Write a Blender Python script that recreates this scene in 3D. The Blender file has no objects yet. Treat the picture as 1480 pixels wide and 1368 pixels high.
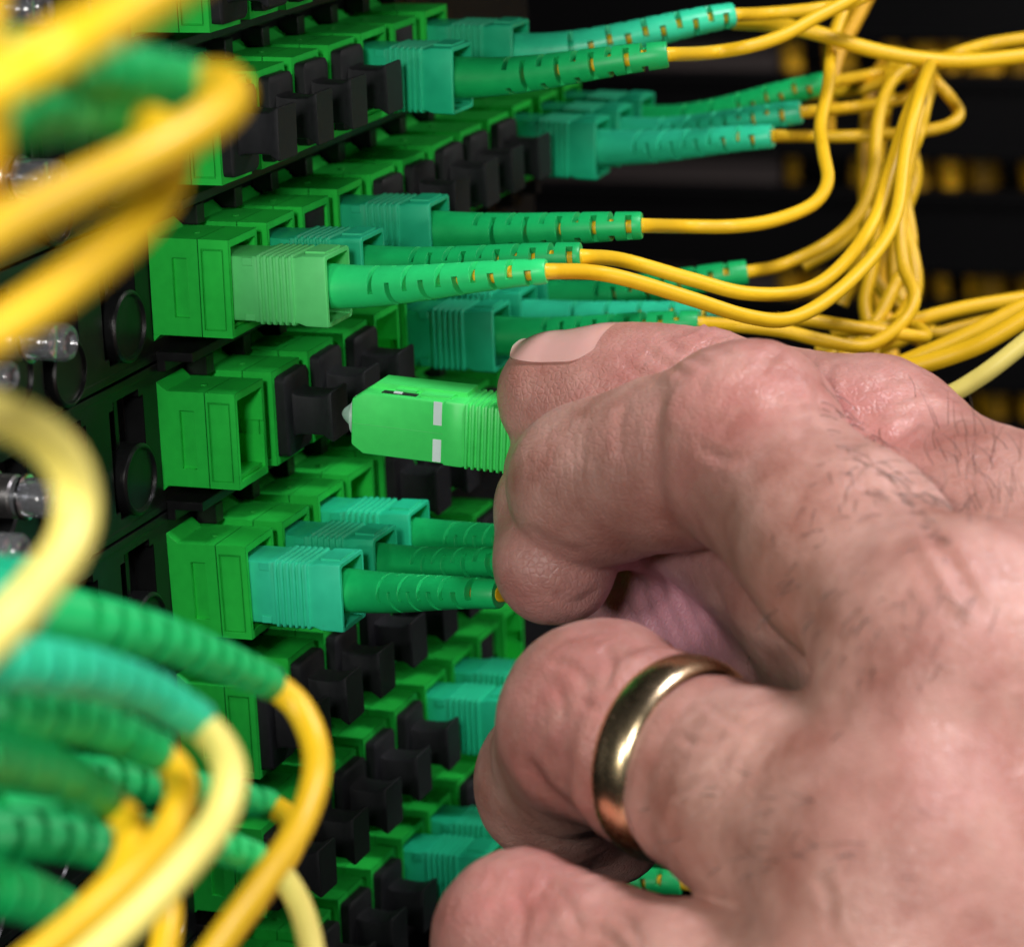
import bpy, bmesh, math, random
import numpy as np
from mathutils import Vector, Matrix
random.seed(7); rng = np.random.default_rng(7)
# ---------------------------------------------------------------- units: everything is written in millimetres, 1 Blender unit = 1 cm
S = 0.1
scene = bpy.context.scene
scene.unit_settings.system = 'METRIC'; scene.unit_settings.scale_length = 0.01
col = scene.collection

# ---------------------------------------------------------------- camera (world: x = out of the patch panel, y = along a row away from us, z = up)
F = 4500.63
RGT = np.array([0.9402950, 0.3381764, -0.0384974]); UPV = np.array([-0.0549315, 0.2624073, 0.9633924]); FWD = np.array([-0.3358986, 0.9037584, -0.2653168])
CAM = np.array([168.777, -353.239, 35.213])
cd = bpy.data.cameras.new('camera'); cam = bpy.data.objects.new('camera', cd); col.objects.link(cam)
cam.matrix_world = Matrix(((RGT[0], UPV[0], -FWD[0], CAM[0]*S), (RGT[1], UPV[1], -FWD[1], CAM[1]*S), (RGT[2], UPV[2], -FWD[2], CAM[2]*S), (0, 0, 0, 1)))
cd.sensor_width = 36; cd.lens = F/1480*36; cd.clip_start = 1; cd.clip_end = 1000
cd.dof.use_dof = True; cd.dof.focus_distance = 39.6; cd.dof.aperture_fstop = cd.lens/1000/0.345; cd.dof.aperture_blades = 0
scene.camera = cam

# ---------------------------------------------------------------- light
w = bpy.data.worlds.new('World'); scene.world = w; w.use_nodes = True
w.node_tree.nodes['Background'].inputs[0].default_value = (0.75, 0.85, 1, 1); w.node_tree.nodes['Background'].inputs[1].default_value = 0.006
def area(name, pos, target, size, energy, colr, size_y=None):
    l = bpy.data.lights.new(name, 'AREA'); l.energy = energy; l.size = size*S; l.color = colr
    if size_y: l.shape = 'RECTANGLE'; l.size_y = size_y*S
    o = bpy.data.objects.new(name, l); col.objects.link(o)
    p = Vector(pos)*S; o.location = p
    o.rotation_euler = (Vector(target)*S-p).to_track_quat('-Z', 'Y').to_euler()
    return o
area('key_lamp', (430, -150, -60), (20, 10, -70), 90, 4200, (1.0, 0.97, 0.93))
area('front_lamp', (110, -390, 95), (0, 0, -90), 60, 8600, (1.0, 0.97, 0.92))
area('side_lamp', (-45, -330, 0), (-15, -40, -90), 40, 3100, (1.0, 0.97, 0.92))
area('ceiling_lamp', (215, -30, 250), (90, -40, -80), 60, 12000, (0.98, 0.93, 1.0))
area('rack_fill', (500, 420, 300), (250, 760, -40), 250, 52000, (1.0, 0.93, 0.9))  # added fill that brightens the far rack, stands in for ambient light
scene.view_settings.view_transform = 'Standard'; scene.view_settings.look = 'None'; scene.view_settings.exposure = 0; scene.view_settings.gamma = 1
scene.cycles.use_denoising = True
scene.cycles.max_bounces = 8; scene.cycles.caustics_reflective = False; scene.cycles.caustics_refractive = False; scene.cycles.sample_clamp_indirect = 2.5

# ---------------------------------------------------------------- helpers
def at(px, py, Z):
    """the point that stands Z mm deep and shows at that pixel of the 1480 px photograph"""
    return CAM + Z*((px-740)/F*RGT - (py-684)/F*UPV + FWD)
def depth(p): return float(np.dot(np.asarray(p)-CAM, FWD))
def pix(p):
    q = np.asarray(p)-CAM; z = q@FWD
    return 740+F*(q@RGT)/z, 684-F*(q@UPV)/z
def tag(o, label=None, cat=None, group=None, kind=None):
    for k, v in (('label', label), ('category', cat), ('group', group), ('kind', kind)):
        if v: o[k] = v
    return o
def empty(name, loc, label, cat, group=None):
    o = bpy.data.objects.new(name, None); col.objects.link(o); o.empty_display_size = 0.3
    o.location = Vector([float(a) for a in loc])*S
    return tag(o, label, cat, group)
def finish(me, angle=32, smooth=True):
    if smooth:
        for p in me.polygons: p.use_smooth = True
        me.set_sharp_from_angle(angle=math.radians(angle))
    return me
def mesh(name, V, Fc, mat, angle=32, origin=None, smooth=True):
    me = bpy.data.meshes.new(name)
    V = np.asarray(V, float)
    if origin is not None: V = V-np.asarray(origin, float)
    me.from_pydata((V*S).tolist(), [], Fc); me.validate(); me.materials.append(mat)
    bm = bmesh.new(); bm.from_mesh(me); bmesh.ops.recalc_face_normals(bm, faces=bm.faces); bm.to_mesh(me); bm.free()
    return finish(me, angle, smooth)
def obj(name, me, parent=None):
    o = bpy.data.objects.new(name, me); col.objects.link(o)
    if parent: o.parent = parent
    return o
class MB:
    def __init__(s): s.V = []; s.F = []
    def add(s, V, Fc):
        b = len(s.V); s.V += [tuple(v) for v in V]; s.F += [tuple(i+b for i in f) for f in Fc]
    def box(s, x0, x1, y0, y1, z0, z1):
        V = [(x, y, z) for x in (x0, x1) for y in (y0, y1) for z in (z0, z1)]
        s.add(V, [(0,1,3,2),(4,6,7,5),(0,4,5,1),(2,3,7,6),(0,2,6,4),(1,5,7,3)])
    def relief(s, O, A, B, N, a, b, d):
        """a rectangle O + a*A + b*B cut in a grid; cell (i,j) is sunk d[i][j] along -N, with real side walls"""
        O, A, B, N = map(np.array, (O, A, B, N)); na, nb = len(a)-1, len(b)-1
        for i in range(na):
            for j in range(nb):
                D = d[i][j]
                if D is None: continue
                q = [O+A*a[i+k]+B*b[j+l]-N*D for k, l in ((0,0),(1,0),(1,1),(0,1))]; s.add(q, [(0,1,2,3)])
        for i in range(na+1):
            for j in range(nb):
                l = d[i-1][j] if i > 0 else 0; r = d[i][j] if i < na else 0
                if l is None or r is None or l == r: continue
                s.add([O+A*a[i]+B*b[j]-N*l, O+A*a[i]+B*b[j+1]-N*l, O+A*a[i]+B*b[j+1]-N*r, O+A*a[i]+B*b[j]-N*r], [(0,1,2,3)])
        for i in range(na):
            for j in range(nb+1):
                l = d[i][j-1] if j > 0 else 0; r = d[i][j] if j < nb else 0
                if l is None or r is None or l == r: continue
                s.add([O+A*a[i]+B*b[j]-N*l, O+A*a[i+1]+B*b[j]-N*l, O+A*a[i+1]+B*b[j]-N*r, O+A*a[i]+B*b[j]-N*r], [(0,1,2,3)])
    def loft(s, rings, cap0=True, cap1=True):
        n = len(rings[0]); b = len(s.V)
        for r in rings: s.V += [tuple(p) for p in r]
        for k in range(len(rings)-1):
            for i in range(n): s.F.append((b+k*n+i, b+k*n+(i+1)%n, b+(k+1)*n+(i+1)%n, b+(k+1)*n+i))
        if cap0: s.F.append(tuple(b+i for i in range(n))[::-1])
        if cap1: s.F.append(tuple(b+(len(rings)-1)*n+i for i in range(n)))
    def mesh(s, name, mat, angle=32, origin=None, smooth=True): return mesh(name, s.V, s.F, mat, angle, origin, smooth)
def rrect(x, hy, hz, c, n=3, cy=0, cz=0):
    """rounded rectangle ring in the plane x, half sizes hy hz, corner c"""
    P = []
    for k, (sy, sz) in enumerate(((1,1),(-1,1),(-1,-1),(1,-1))):
        for i in range(n+1):
            a = math.pi/2*(k+i/n); P.append((x, cy+sy*(hy-c)+c*math.cos(a), cz+sz*(hz-c)+c*math.sin(a)))
    return P
def circle(x, r, n=24): return [(x, r*math.cos(2*math.pi*i/n), r*math.sin(2*math.pi*i/n)) for i in range(n)]
def catmull(P, per=8):
    P = [np.asarray(p, float) for p in P]; P = [2*P[0]-P[1]]+P+[2*P[-1]-P[-2]]; out = []
    for i in range(1, len(P)-2):
        p0, p1, p2, p3 = P[i-1:i+3]
        # centripetal-ish tangents
        for k in range(per):
            t = k/per
            out.append(0.5*((2*p1)+(-p0+p2)*t+(2*p0-5*p1+4*p2-p3)*t*t+(-p0+3*p1-3*p2+p3)*t**3))
    out.append(P[-2]); return out
def frames(P, ref=(0, 0, 1)):
    P = np.array(P); T = np.gradient(P, axis=0); T /= np.linalg.norm(T, axis=1)[:, None]
    u = np.array(ref, float); fr = []
    for t in T:
        u = u-t*(u@t); u /= np.linalg.norm(u); fr.append((u.copy(), np.cross(t, u)))
    return T, fr
def tube(mb, P, r, n=12):
    T, fr = frames(P); rr = r if hasattr(r, '__len__') else [r]*len(P)
    mb.loft([[P[k]+rr[k]*(math.cos(2*math.pi*i/n)*u+math.sin(2*math.pi*i/n)*v) for i in range(n)] for k, (u, v) in enumerate(fr)])

# ---------------------------------------------------------------- materials
def nt(name):
    m = bpy.data.materials.new(name); m.use_nodes = True; t = m.node_tree; return m, t, t.nodes['Principled BSDF']
def N(t, kind, **kw):
    n = t.nodes.new(kind)
    for k, v in kw.items():
        if k.startswith('i_'): n.inputs[int(k[2:])].default_value = v
        else: setattr(n, k, v)
    return n
def plastic(name, c, rough=0.42, spec=0.45, grain=0.15, scale=6, bump=0.02, edge=0.012, var=0.18, sss=0.0):
    m, t, b = nt(name); L = t.links
    tc = N(t, 'ShaderNodeTexCoord'); oi = N(t, 'ShaderNodeObjectInfo')
    n1 = N(t, 'ShaderNodeTexNoise'); n1.inputs['Scale'].default_value = scale; n1.inputs['Detail'].default_value = 5
    L.new(tc.outputs['Object'], n1.inputs['Vector'])
    rmp = N(t, 'ShaderNodeMapRange'); rmp.inputs['To Min'].default_value = 1-grain; rmp.inputs['To Max'].default_value = 1+grain
    L.new(n1.outputs['Fac'], rmp.inputs['Value'])
    rv = N(t, 'ShaderNodeMapRange'); rv.inputs['To Min'].default_value = 1-var/2; rv.inputs['To Max'].default_value = 1+var/2
    L.new(oi.outputs['Random'], rv.inputs['Value'])
    mu = N(t, 'ShaderNodeMath', operation='MULTIPLY'); L.new(rmp.outputs[0], mu.inputs[0]); L.new(rv.outputs[0], mu.inputs[1])
    vm = N(t, 'ShaderNodeVectorMath', operation='SCALE'); vm.inputs[0].default_value = c; L.new(mu.outputs[0], vm.inputs['Scale'])
    L.new(vm.outputs[0], b.inputs['Base Color'])
    n2 = N(t, 'ShaderNodeTexNoise'); n2.inputs['Scale'].default_value = 60; n2.inputs['Detail'].default_value = 3; L.new(tc.outputs['Object'], n2.inputs['Vector'])
    r2 = N(t, 'ShaderNodeMapRange'); r2.inputs['To Min'].default_value = rough-0.08; r2.inputs['To Max'].default_value = rough+0.1
    L.new(n1.outputs['Fac'], r2.inputs['Value']); L.new(r2.outputs[0], b.inputs['Roughness'])
    bp = N(t, 'ShaderNodeBump'); bp.inputs['Strength'].default_value = 0.35; bp.inputs['Distance'].default_value = bump*0.1; L.new(n2.outputs['Fac'], bp.inputs['Height'])
    if edge:
        bv = N(t, 'ShaderNodeBevel', samples=3); bv.inputs['Radius'].default_value = edge; L.new(bv.outputs[0], bp.inputs['Normal'])
    L.new(bp.outputs[0], b.inputs['Normal'])
    b.inputs['Specular IOR Level'].default_value = spec
    if sss:
        b.inputs['Subsurface Weight'].default_value = sss; b.inputs['Subsurface Radius'].default_value = (c[0]+.02, c[1]+.02, c[2]+.02); b.inputs['Subsurface Scale'].default_value = 0.08
    return m
M_green = plastic('adapter_green_plastic', (0.018, 0.56, 0.058), 0.44, spec=0.28, edge=0.02)
M_lime = plastic('light_green_plastic', (0.06, 0.74, 0.14), 0.4, grain=0.1)
M_lime2 = plastic('pale_green_plastic', (0.10, 0.60, 0.17), 0.4, grain=0.1)
M_teal = plastic('teal_green_plastic', (0.014, 0.50, 0.25), 0.4, grain=0.12, var=0.3)
M_teal2 = plastic('bright_teal_plastic', (0.03, 0.62, 0.34), 0.4, grain=0.1)
M_boot = plastic('boot_green_rubber', (0.006, 0.43, 0.11), 0.42, grain=0.15, var=0.3)
M_boot_lime = plastic('boot_light_green_rubber', (0.02, 0.60, 0.16), 0.42, grain=0.1)
M_boot_teal = plastic('boot_teal_rubber', (0.03, 0.60, 0.32), 0.34, grain=0.15)
M_black = plastic('black_rubber', (0.010, 0.011, 0.013), 0.6, spec=0.3, grain=0.4, bump=0.05, scale=14)
M_panel = plastic('black_glossy_plastic', (0.008, 0.0085, 0.009), 0.32, spec=0.4, grain=0.3, bump=0.04, edge=0.03)
M_dark = plastic('black_painted_metal', (0.0025, 0.0025, 0.003), 0.5, spec=0.2, grain=0.3, edge=0)
M_yellow = plastic('yellow_cable_jacket', (0.80, 0.49, 0.012), 0.42, spec=0.4, grain=0.06, var=0.14, edge=0)
M_yellow2 = plastic('pale_yellow_cable_jacket', (0.82, 0.70, 0.17), 0.4, grain=0.06, edge=0)
M_amber = plastic('amber_cable_jacket', (0.80, 0.43, 0.012), 0.45, grain=0.15, var=1.2, edge=0)
M_white = plastic('white_print', (0.62, 0.75, 0.72), 0.5, grain=0.05, edge=0)
M_metalwall = plastic('grey_pink_metal', (0.13, 0.105, 0.10), 0.5, grain=0.2, edge=0)
def metal(name, c, rough):
    m, t, b = nt(name); b.inputs['Base Color'].default_value = (*c, 1); b.inputs['Metallic'].default_value = 1
    tc = N(t, 'ShaderNodeTexCoord'); n1 = N(t, 'ShaderNodeTexNoise'); n1.inputs['Scale'].default_value = 9; n1.inputs['Detail'].default_value = 6
    t.links.new(tc.outputs['Object'], n1.inputs['Vector'])
    r2 = N(t, 'ShaderNodeMapRange'); r2.inputs['To Min'].default_value = rough-0.05; r2.inputs['To Max'].default_value = rough+0.09
    t.links.new(n1.outputs['Fac'], r2.inputs['Value']); t.links.new(r2.outputs[0], b.inputs['Roughness']); return m
M_gold = metal('polished_gold', (0.98, 0.76, 0.46), 0.24)
M_steel = metal('brushed_steel', (0.62, 0.6, 0.6), 0.34)
M_chrome = metal('chrome', (0.75, 0.76, 0.8), 0.15)
def clear(name, c, rough=0.05):
    m, t, b = nt(name); b.inputs['Base Color'].default_value = (*c, 1); b.inputs['Transmission Weight'].default_value = 0.9; b.inputs['Roughness'].default_value = rough; b.inputs['IOR'].default_value = 1.49
    tc = N(t, 'ShaderNodeTexCoord'); n1 = N(t, 'ShaderNodeTexNoise'); n1.inputs['Scale'].default_value = 5
    bp = N(t, 'ShaderNodeBump'); bp.inputs['Strength'].default_value = 0.25; bp.inputs['Distance'].default_value = 0.05
    t.links.new(tc.outputs['Object'], n1.inputs['Vector']); t.links.new(n1.outputs['Fac'], bp.inputs['Height']); t.links.new(bp.outputs[0], b.inputs['Normal']); return m
M_clear = clear('clear_acrylic', (0.85, 0.87, 0.92), 0.08)
M_frost = plastic('frosted_cap_plastic', (0.42, 0.62, 0.52), 0.35, edge=0, sss=0.5)

# ---------------------------------------------------------------- patch panel geometry
PU, PV, HN, AW, AH = 11.967, 20.069, 11.3, 8.9, 12.8       # pitch along the row, pitch of rows, adapter depth, width, height
ROWOFF = {0: (-.3, -.2, -.7), 2: (.2, .15, .2), 3: (-.2, 0, .1), 4: (0, -.1, -.25), 5: (-.3, 0, .2), 6: (-.4, .2, .1), 7: (-.3, .1, 0), 1: (0, .05, 0)}
def front(r, c):   # front, near, top corner of the adapter
    o = ROWOFF.get(r, (0, 0, 0)); return np.array([o[0], c*PU+o[1], -r*PV+o[2]])
ORD = ['first', 'second', 'third', 'fourth', 'fifth', 'sixth', 'seventh', 'eighth', 'ninth', 'tenth', 'eleventh', 'twelfth']

# module faceplates: slots and bosses cut in the strip before the first adapter
def faceplate(r):
    mb = MB(); z1 = -r*PV+3.6; z0 = z1-PV+0.45; y0 = -95; x = -HN
    ys = [y0]; zs = [0, 2.2, 3.2, 8.4, 9.4, 16.6, 17.6, PV-0.45]
    d = []
    for k, base in enumerate((-93, -77, -61, -45, -29.5, -13.6)):   # repeated slots
        ys += [base, base+1.2, base+3.6, base+4.6, base+8.4, base+9.6]
    ys += [0.2, 148]; nb = len(zs)-1
    for i in range(len(ys)-1):
        k = (i-1) % 6 if 1 <= i <= 36 else None
        cells = [0]*nb
        if i < 36 and k is not None:
            if k in (0, 4): cells = [0, 0, 3.0, 3.0, 3.0, 0, 0]
            elif k in (1, 3): cells = [0, 3.0, 3.0, 3.0, 3.0, 3.0, 0]
            elif k == 2: cells = [0, 1.2, 1.2, 1.2, 1.2, 1.2, 0]
        if i == 36: cells = [0]*nb
        d.append(cells)
    mb.relief((x, 0, z0), (0, 1, 0), (0, 0, 1), (1, 0, 0), ys, zs, d)
    mb.box(x-6, x-3.6, y0, 148, z0, z1)
    mb.box(x-4.2, x-0.02, y0+.01, 148, z1-1.0, z1-0.01)          # top edge of the plate
    mb.box(x-4.2, x-0.02, y0+.01, 148, z0+0.01, z0+1.0)
    mb.box(x-6, x-.02, y0, y0+1, z0+.02, z1-.02)
    t = empty('module_panel', (x, 0, z0), 'glossy black slotted faceplate module carrying the %s adapter row from the top' % (ORD[r]), 'panel module', 'stacked black panel modules')
    o = [x, 0, z0]
    obj('faceplate', mb.mesh('faceplate', M_panel, origin=o), t)
    # shelf lip under the adapters
    s = MB(); zl = -r*PV-AH-1.3
    s.box(x+.01, x+5.2, 0.5, 148, zl-2.0, zl-0.8); s.box(x+.01, x+1.2, 0.5, 148, zl-3.4, zl-2.01)
    obj('shelf_lip', s.mesh('shelf_lip', M_panel, origin=o), t)
    # round bosses with a star-shaped mark
    for by, bz, br in ((-8.0, -9.6, 4.7), (-24.5, -11.6, 4.4), (-38, -9, 4.6), (-55, -10, 4.6)):
        b = MB(); cy, cz = by, -r*PV+bz; xx = x+0.35
        rings = [[(xx+dx, cy+rad*math.cos(a), cz+rad*math.sin(a)) for a in np.linspace(0, 2*math.pi, 36, endpoint=False)] for dx, rad in ((-2.4, br), (0.5, br), (0.8, br-.35), (0.8, br-.55), (0.35, br-.8), (0.35, .01))]
        b.loft(rings)
        for a in ():
            c, s_ = math.cos(a), math.sin(a)
            b.add([(xx+dx, cy+c*q-s_*w_, cz+s_*q+c*w_) for dx in (.3, .62) for q in (.3, 2.6) for w_ in (-.06, .06)], [(0,1,3,2),(4,6,7,5),(0,4,5,1),(2,3,7,6),(0,2,6,4),(1,5,7,3)])
        obj('boss', b.mesh('boss', M_panel, origin=o), t)
    # latch tabs standing between the adapters
    tm = MB(); tm.box(0, 2.9, 0, 2.3, 0, 2.6); tm.box(0, 1.5, .3, 2.0, 2.6, 3.4)
    tme = tm.mesh('latch_tab', M_panel)
    for c in range(12):
        f = front(r, c); q = obj('latch_tab', tme, t); q.location = Vector((0.3, f[1]+AW-.4, f[2]+0.15-z0))*S
    return t
for r in range(0, 8): faceplate(r)

# ---------------------------------------------------------------- adapters
def adapter_meshes():
    # local origin: front, near, top corner; x back is negative
    H, W, D = AH, AW, HN
    seam = -D*0.385
    back = MB()
    a = [-D, -D*.71, -D*.53, seam-.02]; b = [-H, -H*.81, -H*.20, 0]
    back.relief((0, 0, 0), (1, 0, 0), (0, 0, 1), (0, -1, 0), a, b, [[0, 0, 0], [0, .38, 0], [0, 0, 0]])
    back.relief((0, W, 0), (1, 0, 0), (0, 0, 1), (0, 1, 0), a, b, [[0, 0, 0], [0, .38, 0], [0, 0, 0]])
    for z in (0, -H): back.add([(-D, 0, z), (seam, 0, z), (seam, W, z), (-D, W, z)], [(0,1,2,3)])
    back.add([(seam, 0, 0), (seam, W, 0), (seam, W, -H), (seam, 0, -H)], [(0,1,2,3)])
    # flange lip at the panel
    back.add([(-D, 0, 0), (-D+1.5, 0, 0), (-D, 0, 1.3), (-D, W-1, 0), (-D+1.5, W-1, 0), (-D, W-1, 1.3)], [(0,1,2),(3,5,4),(0,3,4,1),(1,4,5,2)])
    back.add([(-D, 0, -H), (-D+1.0, 0, -H), (-D, 0, -H-.9), (-D, W-1, -H), (-D+1.0, W-1, -H), (-D, W-1, -H-.9)], [(0,1,2),(3,5,4),(0,3,4,1),(1,4,5,2)])
    back.loft([[(-D*.55+.45*math.cos(t), W*.45+.45*math.sin(t), .02+dz) for t in np.linspace(0, 6.28, 9)[:-1]] for dz in (0, .12)])
    fr = MB(); g = .09; s0 = seam+.10
    a = [s0, -D*.345, -D*.345+.16, -D*.075-.16, -D*.075, 0]; b = [-H, -H*.93, -H*.93+.16, -H*.10-.16, -H*.10, 0]
    dd = [[0]*5, [0, .22, .22, .22, 0], [0, .22, .08, .22, 0], [0, .22, .22, .22, 0], [0]*5]
    fr.relief((0, -.0, 0), (1, 0, 0), (0, 0, 1), (0, -1, 0), a, b, dd)
    fr.relief((0, W, 0), (1, 0, 0), (0, 0, 1), (0, 1, 0), a, b, dd)
    for z in (0, -H): fr.add([(s0, 0, z), (0, 0, z), (0, W, z), (s0, W, z)], [(0,1,2,3)])
    iw, ih = 0.62, 1.75     # wall thickness at the sides, top and bottom
    O = [(0, 0, 0), (0, W, 0), (0, W, -H), (0, 0, -H)]; I = [(0, iw, -1.0), (0, W-iw, -1.0), (0, W-iw, -H+1.0), (0, iw, -H+1.0)]
    fr.add(O+I, [(0,1,5,4),(1,2,6,5),(2,3,7,6),(3,0,4,7)])
    dpt = -12.6
    B = [(dpt, y, z) for _, y, z in I]
    fr.add(I+B, [(0,1,5,4),(2,3,7,6),(3,0,4,7),(4,5,6,7)])
    # far inner wall with the key slot cut from the mouth
    fr.relief((0, W-iw, 0), (1, 0, 0), (0, 0, 1), (0, -1, 0), [dpt, -9.5, 0], [-H+1, -H*.58, -H*.43, -1], [[0, 0, 0], [0, None, 0]])
    fr.box(dpt, -.7, iw, 1.3, -1.5, -1.0); fr.box(dpt, -.7, W-1.3, W-iw, -1.5, -1.0)
    fr.box(dpt, -.5, iw, W-iw, -H+1, -H+1.55)
    # inner sleeve that carries the ferrule
    fr.loft([[(x, W/2+rr*math.cos(t), -H/2+rr*math.sin(t)) for t in np.linspace(0, 2*math.pi, 17)[:-1]] for x, rr in ((dpt, 1.9), (-6, 1.9), (-6, 1.3), (dpt, 1.3))], False, False)
    return back.mesh('housing_back', M_green, 30, smooth=False), fr.mesh('housing_front', M_green, 30, smooth=False)
AB, AF = adapter_meshes()

def plug_mesh():
    H, W = AH, AW; cy, cz = W/2, -H/2
    mb = MB()
    mb.loft([rrect(x, hy, hz, c, 3, cy+.1, cz) for x, hy, hz, c in ((-8, 3.2, 4.4, .4), (0.02, 3.2, 4.4, .4), (.03, 4.0, 5.55, .8), (1.35, 4.0, 5.55, .9), (1.6, 3.75, 5.3, .9))])
    g = MB()   # grip: thin stem that flares to a plate with a hollow top
    prof = [(1.5, 3.1), (2.2, 2.75), (4.3, 2.65), (5.9, 2.75), (6.7, 3.15), (7.2, 3.45), (7.4, 3.35)]
    g.loft([rrect(x, 2.45 if x < 6.2 else 2.75, hz, .35, 2, cy+.4, cz) for x, hz in prof])
    return mb.mesh('plug_face', M_black, 40), g.mesh('plug_grip', M_black, 40)
PF, PG = plug_mesh()
def flat_plug_mesh():
    H, W = AH, AW; cy, cz = W/2, -H/2; mb = MB()
    mb.loft([rrect(x, hy, hz, c, 3, cy, cz) for x, hy, hz, c in ((-8, 3.2, 4.4, .4), (-.6, 3.7, 5.3, .4), (-.4, 3.5, 5.1, .4))])
    return mb.mesh('plug_face', M_black, 40)
PFF = flat_plug_mesh()

# contents of every adapter in view: G grip plug, F flush plug, o open, C connector
ROWS = {0: 'GGG', 1: 'GGGGCFC', 2: 'CCFCGGGGGCCC', 3: 'oGGGoCCC', 4: 'CCCoGGGGG', 5: 'GGGGGGGG', 6: 'GGGGGCCFo', 7: 'GGGGCCGo'}
ADCON = {'G': 'holding a black grip plug', 'F': 'closed by a flush black plug', 'o': 'standing open and empty', 'C': 'with a connector plugged in'}
for r, s in ROWS.items():
    for c, k in enumerate(s):
        p = front(r, c)+np.array([rng.normal(0, .12), rng.normal(0, .12), rng.normal(0, .12)])
        if (r, c) in ((2, 0), (3, 0), (4, 0)): p = front(r, c)
        t = empty('fiber_adapter', p, 'green adapter %s, %s along the %s row down' % (ADCON[k], ORD[c], ORD[r]), 'fiber adapter', 'green adapters in the patch panel')
        t.rotation_euler = (rng.normal(0, .004), rng.normal(0, .008), rng.normal(0, .01))
        obj('housing_back', AB, t); obj('housing_front', AF, t)
        if k in 'GF':
            q = empty('dust_plug', p, 'black dust plug %s in the %s adapter of the %s row down' % ('with square grip' if k == 'G' else 'without grip', ORD[c], ORD[r]), 'dust plug', 'black dust plugs in the adapters')
            q.rotation_euler = (rng.normal(0, .02), rng.normal(0, .012), rng.normal(0, .02))
            if k == 'G': obj('plug_face', PF, q); obj('plug_grip', PG, q)
            else: obj('plug_face', PFF, q)

# ---------------------------------------------------------------- connectors
def grip_mesh(mat, nose=False):
    mb = MB(); hy, hz = 3.6, 4.4
    st = [(-12.6, hy-.5, hz-.9, .5), (-11.4, hy, hz-.1, .5), (2.6, hy, hz-.1, .5), (3.0, hy+.05, hz, .45)]
    x = 3.5
    for k in range(6):
        st += [(x, hy, hz-.06, .45), (x+.14, hy+.26, hz+.22, .5), (x+.46, hy+.26, hz+.22, .5), (x+.6, hy, hz-.06, .45)]; x += .88
    st += [(x+.1, hy, hz-.05, .45), (x+1.2, hy+.2, hz+.25, .5), (13.0, hy+.25, hz+.3, .55), (13.15, hy+.15, hz+.2, .5), (13.15, hy-.35, hz-.3, .35), (10.2, hy-.4, hz-.35, .35)]
    mb.loft([rrect(a, b, c_, d, 2) for a, b, c_, d in st])
    mb.box(-9.6, -2.4, -1.9, 1.9, hz-.2, hz+.62)                                         # raised key on top
    mb.box(9.8, 12.6, -2.3, 2.3, hz+.2, hz+.55)
    mb.box(1.5, 2.9, -hy-.14, -hy+.1, hz-1.3, hz-.3); mb.box(1.5, 2.9, -hy-.14, -hy+.1, -hz+.3, -hz+1.2)
    for sgn in (-1, 1): mb.box(10.6, 13.1, -2.2, 2.2, sgn*hz-.35 if sgn > 0 else -hz-.1, sgn*hz+.1 if sgn > 0 else -hz+.35)
    return mb.mesh('connector_grip', mat, 34)
G_lime, G_teal, G_bright = grip_mesh(M_lime2), grip_mesh(M_teal), grip_mesh(M_teal2)

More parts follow.
